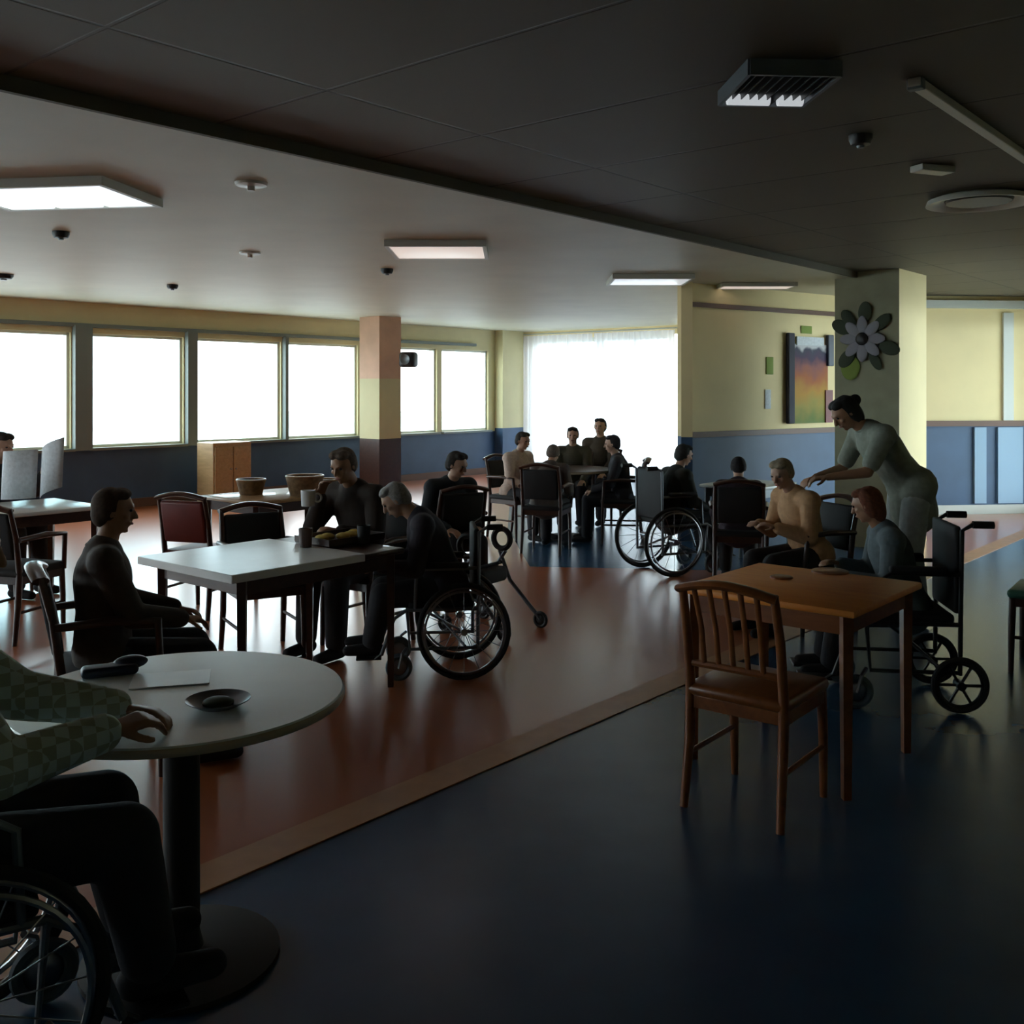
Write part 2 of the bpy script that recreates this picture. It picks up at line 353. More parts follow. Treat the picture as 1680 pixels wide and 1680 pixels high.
# big pillar with the flower decoration
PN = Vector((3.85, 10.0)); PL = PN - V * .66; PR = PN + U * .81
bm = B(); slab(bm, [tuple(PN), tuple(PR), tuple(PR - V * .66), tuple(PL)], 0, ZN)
for f in bm.faces:
    n_ = f.normal if f.normal.length else f.calc_center_median()
bmesh.ops.recalc_face_normals(bm, faces=bm.faces[:])
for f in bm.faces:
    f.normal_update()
    if f.normal.x * V.x + f.normal.y * V.y > .9: f.material_index = 1  # light from the right windows put into the colour: lit side cream
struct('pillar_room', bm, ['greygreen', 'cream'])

# outside: terrace ground and pale building beyond
bm = B(); slab(bm, [(-60, -30), (60, -30), (60, 90), (-60, 90)], -.5, -.3); struct('ground_outside', bm, mat('terrace', (.5, .5, .48), .9, noise=.1))
bld = thing('apartment_building', 'pale blue-white block of flats seen faintly through the windows', 'building', (-26, 46, -.3), R(48))
bm = B(); box(bm, (0, 0, 6), (16, 8, 12)); mesh_obj('wall', bm, mat('pale_render', (.60, .82, .85), .9), bld, smooth=False)
bm = B()
for i in range(5):
    for j in range(3): box(bm, (-6 + i * 3, -4.03, 2.5 + j * 3.4), (1.3, .1, 1.6))
mesh_obj('window', bm, mat('far_window', (.35, .5, .55), .2), bld, smooth=False)

# ---------------------------------------------------------------- ceiling fittings
def ceil_light(px, y, zc, w_, l_, m, label, rot=0, group=None, boxd=.05, segs=1):
    D = (zc - EYE) * F / (HOR - y); x, yy = wpt(px, D)
    t = thing('ceiling_light', label, 'ceiling light', (x, yy, zc - boxd), rot, group)
    fr = B()
    for s in (-1, 1):
        box(fr, (s * (w_ / 2 + .015), 0, boxd / 2 - .002), (.03, l_ + .06, boxd)); box(fr, (0, s * (l_ / 2 + .015), boxd / 2 - .002), (w_, .03, boxd))
    mesh_obj('frame', fr, 'frame_white', t, smooth=False)
    for k in range(segs):
        dm = B(); ww = w_ / segs; rbox(dm, (-w_ / 2 + ww * (k + .5), 0, .012), (ww - .03 * (segs > 1), l_, .02), .008); mesh_obj('diffuser', dm, m, t)
    return t
ceil_light(85, 312, ZC, .95, .62, 'lamp_on', 'bright bluish ceiling light over the left side of the room', rot=R(-8), segs=3)
ceil_light(720, 405, ZC, .72, .72, 'lamp_warm', 'pinkish-white ceiling light in the middle of the lower ceiling', rot=R(0))
ceil_light(1065, 455, ZC, .75, .62, 'lamp_dim', 'pale ceiling light nearest the sheer curtain')
ceil_light(1240, 466, ZC, .75, .3, 'lamp_warm', 'long dull ceiling light in front of the beige partition', boxd=.04)
# louvred light over the front
D = (ZN - EYE) * F / (HOR - 125); x, y = wpt(1275, D)
lt = thing('louvre_light', 'louvred ceiling light with two short lit tubes on the dark ceiling', 'ceiling light', (x, y, ZN - .06), R(4))
bm = B()
for s in (-1, 1): box(bm, (s * .17, 0, .028), (.015, .4, .06)); box(bm, (0, s * .2, .028), (.34, .015, .06))
mesh_obj('frame', bm, 'steel', lt, smooth=False)
bm = B()
for k in range(9): box(bm, (-.14 + k * .035, 0, .02), (.004, .38, .035))
mesh_obj('louvre', bm, 'black', lt, smooth=False)
for s, ln in ((-.07, .17), (.1, .1)):
    bm = B(); tube(bm, [(s - ln / 2, .14, .008), (s + ln / 2, .14, .008)], .022); mesh_obj('tube', bm, 'lamp_dim', lt)
# round diffuser at the right
D = (ZN - EYE) * F / (HOR - 322); x, y = wpt(1606, D)
t = thing('air_diffuser', 'shallow round air diffuser on the dark ceiling above the right side', 'vent', (x, y, ZN - .05), 0)
bm = B(); lathe(bm, [(.24, .05), (.30, .03), (.31, .0), (.27, .005), (.22, .03), (0, .03)], 36); mesh_obj('rim', bm, 'lamp_off', t)
bm = B(); lathe(bm, [(.20, .028), (.19, .01), (.0, .008)], 36); mesh_obj('cone', bm, 'black', t)
for q in (.09, .14):
    pass
D = (ZN - EYE) * F / (HOR - 272); x, y = wpt(1530, D)
bm = B(); box(bm, (x, y, ZN - .02), (.22, .1, .036), R(20)); tag(mesh_obj('access_plate', bm, 'lamp_off', bevel=.006), 'small pale rectangular plate on the dark ceiling near the round diffuser', 'ceiling plate')
a = Vector(wpt(1500, (ZN - .03 - EYE) * F / 500)); b = a + U * 1.75
t = thing('ceiling_track', 'pale metal track running along the dark ceiling at the upper right', 'track', (a.x, a.y, ZN), RU)
bm = B(); box(bm, (.87, 0, -.017), (1.75, .05, .034)); mesh_obj('rail', bm, mat('track_paint', (.55, .53, .45), .4), t, bevel=.004)
bm = B(); box(bm, (.02, 0, -.022), (.04, .06, .044)); mesh_obj('end_cap', bm, 'frame_grey', t, bevel=.004)
def detector(px, y, zc, r, label, g='ceiling detectors'):
    D = (zc - EYE) * F / (HOR - y); x, yy = wpt(px, D)
    t = thing('smoke_detector', label, 'smoke detector', (x, yy, zc), 0, g)
    bm = B(); lathe(bm, [(r, 0), (r, -.02), (r * .8, -.045), (0, -.05)], 24); mesh_obj('housing', bm, 'black', t)
    bm = B(); lathe(bm, [(r * .35, -.05), (r * .3, -.06), (0, -.062)], 16); mesh_obj('sensor', bm, 'steel', t)
detector(1412, 222, ZN, .055, 'black round detector on the dark front ceiling')
detector(100, 380, ZC, .06, 'black detector just below the bright bluish light')
detector(635, 441, ZC, .06, 'black detector beside the pinkish-white ceiling light')
detector(6, 450, ZC, .09, 'black detector at the far left edge of the ceiling')
detector(283, 467, ZC, .06, 'small black detector near the wall above the middle windows')
for px, y, lb in ((412, 300, 'round pale sprinkler plate in the open middle of the lower ceiling'), (410, 414, 'round pale sprinkler plate nearer the window wall')):
    D = (ZC - EYE) * F / (HOR - y); x, yy = wpt(px, D); bm = B(); lathe(bm, [(.09, 0), (.085, -.015), (.02, -.02), (.02, -.045), (0, -.045)], 24, (x, yy, ZC)); tag(mesh_obj('sprinkler', bm, 'lamp_off'), lb, 'sprinkler')
# speaker on the window column
sp = thing('wall_speaker', 'black speaker bracketed to the pinkish column by the windows', 'speaker', (-1.60, 15.55, 2.07), R(-20))
bm = B(); rbox(bm, (0, 0, 0), (.26, .2, .24), .05); mesh_obj('cabinet', bm, 'black', sp)
bm = B(); tube(bm, [(-.1, .05, 0), (-.24, .2, .04)], .02); mesh_obj('bracket', bm, 'black', sp)
bm = B(); lathe(bm, [(0, 0), (.05, .01), (.08, .03)], 20); bmesh.ops.transform(bm, matrix=Matrix.Translation((0, -.1, 0)) @ Matrix.Rotation(R(90), 4, 'X'), verts=bm.verts); mesh_obj('cone', bm, 'steel', sp)

# ---------------------------------------------------------------- poster and pillar decoration
PD = 12.0
kx = (1324 - 840) / F; s = (kx * pa.y - pa.x) / (pd.x - kx * pd.y); pc = along(pa, pd, pn, s, -.03, 0); sc_ = pc[1] / F
t = thing('painted_poster', 'tall orange, yellow and purple painted board with dark side posts on the partition', 'poster', (pc[0], pc[1], 0), math.atan2(pd.y, pd.x))
def pz(y): return EYE + (HOR - y) * sc_
wP = 92 * sc_ * 1.25
bm = B(); box(bm, (0, 0, (pz(565) + pz(694)) / 2), (wP * .82, .02, pz(565) - pz(694)))
pm = mat('painting', (.5, .2, .05), .7); n = pm.node_tree; bb = n.nodes['Principled BSDF']
tcn = n.nodes.new('ShaderNodeTexCoord'); sx = n.nodes.new('ShaderNodeSeparateXYZ'); nz = n.nodes.new('ShaderNodeTexNoise'); nz.inputs['Scale'].default_value = 5
ad = n.nodes.new('ShaderNodeMath'); ad.operation = 'MULTIPLY_ADD'; ad.inputs[1].default_value = .35
rp = n.nodes.new('ShaderNodeValToRGB'); cs = [(.0, (.12, .17, .03)), (.22, (.30, .24, .04)), (.40, (.42, .22, .02)), (.58, (.35, .10, .02)), (.72, (.22, .07, .06)), (.82, (.05, .02, .06)), (.92, (.03, .03, .06)), (.97, (.5, .5, .52))]
rp.color_ramp.elements[0].color = (*cs[0][1], 1); rp.color_ramp.elements[1].position = cs[-1][0]; rp.color_ramp.elements[1].color = (*cs[-1][1], 1)
for p_, c_ in cs[1:-1]: e = rp.color_ramp.elements.new(p_); e.color = (*c_, 1)
n.links.new(tcn.outputs['Generated'], sx.inputs[0]); n.links.new(tcn.outputs['Object'], nz.inputs['Vector'])
sb_ = n.nodes.new('ShaderNodeMath'); sb_.operation = 'SUBTRACT'; sb_.inputs[1].default_value = .5
n.links.new(nz.outputs['Fac'], sb_.inputs[0]); n.links.new(sb_.outputs[0], ad.inputs[0]); n.links.new(sx.outputs[2], ad.inputs[2]); n.links.new(ad.outputs[0], rp.inputs['Fac']); n.links.new(rp.outputs['Color'], bb.inputs['Base Color'])
mesh_obj('board', bm, pm, t, smooth=False)
for s in (-1, 1):
    bm = B(); zt, zb = pz(548), pz(694 if s < 0 else 600); box(bm, (s * wP * .44, -.02, (zt + zb) / 2), (wP * .13, .05, zt - zb)); mesh_obj('post', bm, mat('navy_card', (.015, .015, .03), .7) if s < 0 else 'navy_vinyl', t, smooth=False, bevel=.01)
bm = B(); box(bm, (wP * .42, -.012, (pz(640) + pz(694)) / 2), (wP * .16, .03, pz(640) - pz(694))); mesh_obj('red_strip', bm, 'red_vinyl', t, smooth=False)
bm = B(); box(bm, (0, -.015, pz(560)), (wP * .6, .02, .1)); mesh_obj('header_sheet', bm, 'paper', t, smooth=False)
for i, (px, y, ww, hh, mm, lb) in enumerate(((1262, 600, .12, .2, 'grn_paper', 'green paper cut-out left of the painted board'), (1259, 655, .1, .22, 'paper', 'pale blue paper sheet below the green cut-out beside the painted board'), (1322, 541, .2, .09, 'grn_paper', 'green paper cut-out above the painted board'))):
    k_ = (px - 840) / F; s = (k_ * pa.y - pa.x) / (pd.x - k_ * pd.y); q = along(pa, pd, pn, s, -.008, 0); z = EYE + (HOR - y) * q[1] / F
    bm = B(); rbox(bm, (0, 0, 0), (ww, .008, hh), .004); o = tag(mesh_obj('paper_cutout', bm, mm), lb, 'paper decoration'); o.location = (q[0], q[1], z); o.rotation_euler = (0, 0, math.atan2(pd.y, pd.x))
fp = PN - V * .36 - U * .035; fx, fy = fp; fz = EYE + (HOR - 556) * fy / F; FR = math.atan2(V.y, V.x)
t = thing('flower_decoration', 'big pale paper flower with dark centre and leaves on the grey-green pillar', 'flower decoration', (fx, fy, fz), FR)
for k in range(8):
    a_ = k * math.pi / 4; bm = B(); ell(bm, (0, 0, 0), (.105, .012, .055)); bmesh.ops.transform(bm, matrix=Matrix.Rotation(-a_, 4, 'Y') @ Matrix.Translation((.13, 0, 0)), verts=bm.verts); mesh_obj('petal', bm, 'petal', t)
bm = B(); ell(bm, (0, -.01, .0), (.065, .025, .065)); mesh_obj('centre', bm, 'black', t)
for a_, l_, r_ in ((150, .30, .07), (125, .3, .06), (85, .32, .07), (40, .3, .06), (-20, .34, .07), (-130, .3, .07), (-60, .3, .05)):
    bm = B(); ell(bm, (0, 0, 0), (.11, .008, r_)); bmesh.ops.transform(bm, matrix=Matrix.Rotation(-R(a_), 4, 'Y') @ Matrix.Translation((l_ * .85, .012, 0)), verts=bm.verts); mesh_obj('leaf', bm, 'leaf', t)
bm = B(); ell(bm, (0, 0, 0), (.10, .01, .13)); o = tag(mesh_obj('paper_leaf', bm, 'grn_paper'), 'green paper leaf on the pillar below and left of the flower', 'paper decoration'); q = PN - V * .49 - U * .012; o.location = (q.x, q.y, EYE + (HOR - 603) * q.y / F); o.rotation_euler = (0, 0, FR)

# ---------------------------------------------------------------- furniture
def copy_tree(o, parent=None):
    c_ = o.copy(); C.objects.link(c_); c_.parent = parent
    for ch in o.children: copy_tree(ch, c_)
    return c_
def place(o, x, y, rot, label, z=0, group=None):
    o.location = (x, y, z); o.rotation_euler = (0, 0, rot); o['label'] = label
    if group: o['group'] = group
    return o
def chair(kind, seatm, woodm, label, arms=False, group=None, name='dining_chair'):
    """faces +Y; back at -Y"""
    t = thing(name, label, 'chair', (0, 0, 0), 0, group); w_, d_ = .42, .42
    bm = B(); rbox(bm, (0, 0, .445), (w_, d_, .05), .022); mesh_obj('seat', bm, seatm, t)
    bm = B(); 
    for s in (-1, 1): box(bm, (s * (w_ / 2 - .02), 0, .40), (.02, d_ - .06, .05))
    for s in (-1, 1): box(bm, (0, s * (d_ / 2 - .02), .40), (w_ - .04, .02, .05))
    mesh_obj('seat_frame', bm, woodm, t, bevel=.003)
    for s in (-1, 1):
        bm = B(); tube(bm, [(s * .19, .19, 0), (s * .19, .185, .25), (s * .185, .18, .42)], [.015, .019, .02], 10); mesh_obj('leg', bm, woodm, t)
        bm = B(); tube(bm, [(s * .195, -.235, 0), (s * .19, -.2, .25), (s * .19, -.19, .45), (s * .19, -.22, .68), (s * .185, -.265, .86)], [.016, .02, .02, .018, .016], 10); mesh_obj('leg', bm, woodm, t)
        bm = B(); tube(bm, [(s * .19, -.2, .2), (s * .19, .185, .2)], .010, 8); mesh_obj('stretcher', bm, woodm, t)
        if arms:
            bm = B(); tube(bm, [(s * .215, -.215, .66), (s * .225, 0, .67), (s * .22, .17, .655), (s * .2, .185, .42)], [.016, .02, .018, .015], 10); mesh_obj('armrest', bm, woodm, t)
    bm = B(); pts = [(x, -.262 - .03 * math.cos(x * 7.5), .845 + .035 * math.cos(x * 8)) for x in [-.195 + .39 * k / 10 for k in range(11)]]
    tube(bm, pts, .034, 10, flat=.5); mesh_obj('top_rail', bm, woodm, t)
    if kind == 'slat':
        bm = B(); tube(bm, [(-.19, -.2, .55), (0, -.215, .555), (.19, -.2, .55)], .014, 8); mesh_obj('lower_rail', bm, woodm, t)
        for k in range(5):
            x = -.12 + k * .06; bm = B(); tube(bm, [(x, -.21, .55), (x, -.235, .7), (x * 1.05, -.285, .86)], .012, 8, flat=.5); mesh_obj('slat', bm, woodm, t)
    else:
        bm = B(); rbox(bm, (0, 0, 0), (.35, .045, .30), .02); bmesh.ops.transform(bm, matrix=Matrix.Translation((0, -.228, .68)) @ Matrix.Rotation(R(11), 4, 'X'), verts=bm.verts); mesh_obj('backrest', bm, seatm, t)
    return t
def wheelchair(label, big=True, frame='steel', group='wheelchairs', tire='rubber', arm='black_vinyl', name='wheelchair', hub=-.14):
    """faces +Y, seat at .48"""
    t = thing(name, label, 'wheelchair', (0, 0, 0), 0, group)
    bm = B(); rbox(bm, (0, 0, .455), (.42, .42, .05), .02); mesh_obj('seat', bm, 'black_vinyl', t)
    bm = B(); rbox(bm, (0, -.225, .70), (.40, .035, .44), .015); mesh_obj('backrest', bm, 'black_vinyl', t)
    bm = B()
    for s in (-1, 1):
        x = s * .215
        tube(bm, [(x, -.36, .93), (x, -.29, .93), (x, -.24, .90), (x, -.235, .6), (x, -.23, .18)], .012, 8)
        tube(bm, [(x, -.23, .43), (x, .22, .43), (x, .30, .38), (x, .38, .16)], .012, 8)
        tube(bm, [(x, -.23, .19), (x, .2, .19), (x, .22, .43)], .011, 8)
        tube(bm, [(x, -.235, .68), (x, .1, .68), (x, .16, .64), (x, .17, .43)], .011, 8)
    tube(bm, [(-.215, -.15, .2), (.215, .12, .43)], .009, 8); tube(bm, [(.215, -.15, .2), (-.215, .12, .43)], .009, 8)
    mesh_obj('frame', bm, frame, t)
    wr = .30 if big else .14; wy = hub if big else -.22; wx = .255 if big else .25
    for s in (-1, 1):
        bm = B(); ring(bm, (s * wx, wy, wr), wr - .016, .016, n=40); w_ = mesh_obj('rear_wheel', bm, tire, t)
        bm = B(); ring(bm, (s * wx, wy, wr), wr - .035, .008, n=40, m=6); tube(bm, [(s * (wx - .05), wy, wr), (s * (wx + .03), wy, wr)], .022, 12)
        for k in range(16 if big else 6):
            a_ = 2 * math.pi * k / (16 if big else 6); tube(bm, [(s * wx, wy, wr), (s * wx, wy + math.cos(a_) * (wr - .035), wr + math.sin(a_) * (wr - .035))], .0022 if big else .008, 5)
        mesh_obj('spokes', bm, 'chrome' if big else 'black', w_)
        if big: bm = B(); ring(bm, (s * (wx + .035), wy, wr), wr - .05, .008, n=40, m=6); mesh_obj('hand_rim', bm, 'chrome', w_)
        bm = B(); ring(bm, (s * .225, .27, .085), .066, .019, n=24); c_ = mesh_obj('front_caster', bm, 'grey_rubber', t)
        bm = B(); ell(bm, (s * .225, .27, .085), (.012, .05, .05)); tube(bm, [(s * .25, .27, .085), (s * .25, .25, .17), (s * .215, .22, .2)], .01, 6); mesh_obj('fork', bm, 'chrome', c_)
        bm = B(); rbox(bm, (s * .215, -.03, .70), (.05, .28, .035), .014); mesh_obj('armrest', bm, arm, t)
        bm = B(); tube(bm, [(s * .215, -.29, .93), (s * .215, -.39, .93)], .019, 10); mesh_obj('push_handle', bm, 'rubber', t)
        bm = B(); rbox(bm, (s * .12, .46, .13), (.15, .16, .015), .006); tube(bm, [(s * .205, .37, .17), (s * .19, .42, .13)], .009, 6); mesh_obj('footrest', bm, 'black', t)
    return t
def table(name, label, cx, cy, lx, ly, rot, topm, legm, z=.75, legs='four', th=.03, group=None):
    t = thing(name, label, 'table', (cx, cy, 0), rot, group)
    bm = B(); rbox(bm, (0, 0, z - th / 2), (lx, ly, th), .01, 2); mesh_obj('tabletop', bm, topm, t)
    bm = B()
    for s in (-1, 1):
        box(bm, (0, s * (ly / 2 - .06), z - th - .04), (lx - .12, .02, .08)); box(bm, (s * (lx / 2 - .06), 0, z - th - .04), (.02, ly - .12, .08))
    mesh_obj('apron', bm, legm, t, bevel=.002)
    for sx_ in (-1, 1):
        for sy in (-1, 1):
            bm = B(); x, y = sx_ * (lx / 2 - .055), sy * (ly / 2 - .055); tube(bm, [(x, y, 0), (x, y, z - th)], [.022, .03], 4 if legs == 'four' else 10); mesh_obj('leg', bm, legm, t)
    return t
def round_table(label, cx, cy, r, topm, legm, z=.75, base=.27, col=.045, group=None):
    t = thing('round_table', label, 'table', (cx, cy, 0), 0, group)
    bm = B(); lathe(bm, [(0, z - .028), (r - .01, z - .028), (r, z - .02), (r, z - .006), (r - .004, z), (0, z)], 72); mesh_obj('tabletop', bm, topm, t)
    bm = B(); lathe(bm, [(r + .001, z - .026), (r + .004, z - .02), (r + .004, z - .008), (r + .001, z - .004)], 72); mesh_obj('edging', bm, 'edge', t)
    bm = B(); lathe(bm, [(0, .03), (col * 1.25, .03), (col, .08), (col, z - .06), (col * 2.2, z - .03), (0, z - .03)], 24); mesh_obj('column', bm, legm, t)
    bm = B(); lathe(bm, [(0, 0), (base, 0), (base, .015), (base * .6, .035), (0, .04)], 40); mesh_obj('base', bm, legm, t)
    return t

# near round white table
TR = (-.93, 2.83)
round_table('round white-topped pedestal table in the left foreground', TR[0], TR[1], .45, 'white_lam', 'brown_metal', base=.27, col=.05)
def plate(px, y, D, r, m, m2, label, z=.75):
    x, yy = wpt(px, D); t = thing('plate', label, 'plate', (x, yy, z), 0)
    bm = B(); lathe(bm, [(0, .002), (r * .6, .002), (r, .02), (r, .023), (r * .6, .007), (0, .007)], 36); mesh_obj('dish', bm, m, t)
    bm = B(); ell(bm, (0, 0, .012), (r * .5, r * .45, .014)); mesh_obj('food', bm, m2, t); return t
plate(358, 1160, 2.70, .085, 'steel', 'leaf', 'dark shallow plate near the right edge of the round white table')
bm = B(); rbox(bm, (0, 0, 0), (.16, .07, .03), .014); ell(bm, (.06, .02, .012), (.05, .03, .02)); o = tag(mesh_obj('glasses_case', bm, 'navy_vinyl'), 'dark blue glasses case on the far left of the round white table', 'case'); o.location = (-1.20, 3.00, .766); o.rotation_euler = (0, 0, R(25))
bm = B(); box(bm, (0, 0, 0), (.22, .15, .004)); o = tag(mesh_obj('napkin', bm, 'cloth', bevel=.001), 'light blue-white napkin lying on the round table beside the plate', 'napkin'); o.location = (-1.0, 2.95, .7525); o.rotation_euler = (0, 0, R(15))

# middle white-clothed table
T2 = Vector((-1.22, 5.28))
table('dining_table', 'dark rectangular table with a white cloth, between the seated residents', T2.x, T2.y, 1.05, .80, RU, 'dark_wood', 'dark_wood')
bm = B(); cx_ = -.17
rbox(bm, (cx_, 0, .753), (.80, .815, .006), .002, 1)
for s in (-1, 1): box(bm, (cx_, s * .409, .735), (.80, .004, .036))
box(bm, (cx_ - .399, 0, .735), (.004, .815, .036))
o = tag(mesh_obj('tablecloth', bm, 'cloth'), 'white cloth over the left part of the dark rectangular table', 'tablecloth'); o.location = (T2.x, T2.y, 0); o.rotation_euler = (0, 0, RU)
tr = thing('serving_tray', 'dark tray of food on the right end of the white-clothed table', 'tray', (T2.x + .26, T2.y + .34, .757), RU)
bm = B(); rbox(bm, (0, 0, .008), (.4, .3, .016), .007)
for s in (-1, 1): box(bm, (0, s * .145, .025), (.4, .01, .03)); box(bm, (s * .195, 0, .025), (.01, .3, .03))
mesh_obj('base', bm, 'dark_wood', tr)
bm = B()
for k in range(5): ell(bm, (-.13 + .065 * k, .03 * math.sin(k * 2), .03), (.035, .045, .02))
mesh_obj('food', bm, 'yellow', tr)
for k, (dx, dy, m, lb) in enumerate(((.05, .0, 'dark_wood', 'dark brown beaker on the white-clothed table nearest its front corner'), (.33, .15, 'black', 'black beaker beside the tray on the white-clothed table'))):
    p = T2 + U * (dx + .12) + V * dy; bm = B(); lathe(bm, [(0, 0), (.032, 0), (.038, .10), (.035, .10), (.03, .006), (0, .006)], 20); o = tag(mesh_obj('beaker', bm, m), lb, 'beaker'); o.location = (p.x, p.y, .757)

# wooden table right of centre and its chair
T3 = Vector((1.265, 4.41))
table('wooden_table', 'square orange-brown wooden table standing right of the centre', T3.x, T3.y, .78, .79, RU, 'top_wood', 'mid_wood')
cw = chair('slat', 'mid_wood', 'mid_wood', 'orange-brown slatted wooden chair pushed in at the square wooden table')
place(cw, .96, 3.93, rz(.62, .78), cw['label'])
for px, D, r, lb in ((1282, 4.55, .05, 'small round brown mat near the left of the wooden table'), (1362, 4.70, .085, 'larger round brown mat at the back of the wooden table')):
    x, y = wpt(px, D); bm = B(); lathe(bm, [(0, 0), (r, 0), (r, .006), (r * .9, .009), (0, .009)], 28); o = tag(mesh_obj('table_mat', bm, 'mid_wood'), lb, 'mat'); o.location = (x, y, .75)

# tables behind
T4 = Vector(wpt(20, 7.3)); table('dining_table', 'white-topped table at the left edge below the windows', T4.x, T4.y, 1.0, .8, RU, 'cloth', 'dark_wood')
T5 = Vector(wpt(465, 8.3)); table('dining_table', 'tan wooden table cluttered with baskets by the window wall', T5.x, T5.y, 1.1, .75, RU, 'tan_wood', 'dark_wood')
T6 = Vector(wpt(930, 10.9)); round_table('dark round table surrounded by people in front of the curtain', T6.x, T6.y, .5, 'dark_wood', 'brown_metal')
T7 = Vector(wpt(1228, 9.2)); table('dining_table', 'grey-white table below the blue wainscot of the partition', T7.x, T7.y, .75, .6, RU, 'white_lam', 'steel')
T8 = Vector(wpt(1335, 6.1))
for px, D, sc_, lb in ((412, 8.2, 1, 'low round wicker basket at the left end of the tan table'), (500, 8.15, 1.3, 'taller wicker basket in the middle of the tan table'), (535, 8.35, .9, 'small wicker basket at the right end of the tan table')):
    x, y = wpt(px, D); t = thing('basket', lb, 'basket', (x, y, .75), 0, 'baskets on the tan table')
    bm = B(); lathe(bm, [(0, 0), (.09 * sc_, 0), (.12 * sc_, .12 * sc_), (.11 * sc_, .12 * sc_), (.085 * sc_, .01), (0, .01)], 20); mesh_obj('bowl', bm, 'basket', t)
    bm = B(); ring(bm, (0, 0, .12 * sc_), .115 * sc_, .008, 'Z', 20, 6); mesh_obj('rim', bm, 'tan_wood', t)
cb = thing('side_cabinet', 'brown wooden side cabinet standing against the blue wall under the third window', 'cabinet', (*wpt(368, 14.2), 0), RU)
bm = B(); box(bm, (0, 0, .44), (.62, .4, .86)); mesh_obj('body', bm, 'tan_wood', cb, smooth=False, bevel=.01)
for s in (-1, 1):
    bm = B(); box(bm, (s * .15, -.21, .43), (.28, .02, .76)); d_ = mesh_obj('door', bm, 'tan_wood', cb, smooth=False, bevel=.006)
    bm = B(); ell(bm, (s * .04, -.23, .5), (.012, .015, .012)); mesh_obj('knob', bm, 'chrome', d_)

# chairs ----------------------------------------------------------
dark = chair('pad', 'black_vinyl', 'dark_wood', 'x', arms=True)
place(dark, *wpt(180, 4.25), rz(.9, .43), 'dark brown armchair under the stooped resident left of the white-clothed table')
def dk(px, D, face, label, src=dark):
    c_ = copy_tree(src); x, y = wpt(px, D); return place(c_, x, y, rz(*face), label)
dk(432, 6.10, (.5, -.85), 'empty dark armchair on the window side of the white-clothed table')
dk(735, 7.75, (-.5, .85), 'dark armchair of the dark-haired person behind the white-clothed table')
dk(845, 10.95, (.6, -.55), 'dark armchair under the person in the white shirt')
dk(897, 10.0, (.3, .95), 'dark armchair with its back to the camera at the far round table')
dk(945, 11.75, (-.1, -1), 'dark armchair on the curtain side of the far round table, left one')
dk(985, 12.3, (-.35, -.9), 'dark armchair on the curtain side of the far round table, right one')
dk(1018, 10.6, (-.95, .1), 'dark armchair at the right side of the far round table')
dk(30, 6.55, (.3, .95), 'dark armchair in front of the white-topped table at the left edge')
dk(-10, 7.9, (.8, -.3), 'dark armchair at the far left edge behind the white-topped table')
dk(600, 6.35, (-.55, -.83), 'dark armchair of the resident holding the white mug')
dk(1212, 8.25, (.2, .95), 'dark armchair of the resident in plum at the grey-white table')
dk(1325, 6.75, (-.75, -.3), 'dark armchair of the person in the peach top')
redc = chair('pad', 'red_vinyl', 'dark_wood', 'maroon padded chair in front of the tan table', name='padded_chair'); place(redc, *wpt(335, 7.25), rz(.3, .9), redc['label'])
grc = chair('pad', 'green_vinyl', 'dark_wood', 'dark wooden chair with a green seat at the right edge of the picture', name='padded_chair'); place(grc, *wpt(1728, 5.75), rz(-.7, .5), grc['label'])

# wheelchairs -------------------------------------------------------
wc0 = wheelchair('wheelchair in the left foreground with tan armrest, large spoked wheel in front', arm='tan_vinyl', hub=.05)
place(wc0, -1.33, 2.29, rz(.85, .53), wc0['label'])
wcd = wheelchair('x'); place(wcd, *wpt(722, 5.75), rz(-.85, -.1), 'wheelchair of the slumped resident right of the white-clothed table')
def wch(px, D, face, label): c_ = copy_tree(wcd); x, y = wpt(px, D); return place(c_, x, y, rz(*face), label)
wch(1103, 8.9, (.82, .35), 'wheelchair by the curtain with its large wheel towards the aisle')
wcd.scale = (.87, .87, .9)
wct = wheelchair('x', big=False, frame='black'); place(wct, *wpt(1478, 5.25), rz(-.93, .12), 'black transit wheelchair with small wheels behind the wooden table')

# wheeled walker
rl = thing('rollator', 'dark folding walker with ring-shaped grips beside the aisle', 'walker', (*wpt(812, 6.7), 0), rz(.75, -.5))
for s in (-1, 1):
    bm = B(); tube(bm, [(s * .2, -.1, .50), (s * .21, -.02, .3), (s * .22, .22, .06)], .014, 8); tube(bm, [(s * .2, -.05, .50), (s * .21, -.2, .3), (s * .22, -.25, .06)], .014, 8); mesh_obj('side_frame', bm, 'steel', rl)
    bm = B(); ring(bm, (s * .2, -.08, .58), .068, .02, 'X', 24, 8); mesh_obj('grip', bm, 'rubber', rl)
    for y in (.22, -.25):
        bm = B(); ring(bm, (s * .22, y, .058), .045, .012, 'X', 20, 8); ell(bm, (s * .22, y, .058), (.01, .035, .035)); mesh_obj('wheel', bm, 'black', rl)
bm = B(); tube(bm, [(-.2, -.08, .42), (.2, -.08, .42)], .012, 8); rbox(bm, (0, -.06, .36), (.3, .14, .1), .03); mesh_obj('bag', bm, 'black_vinyl', rl)

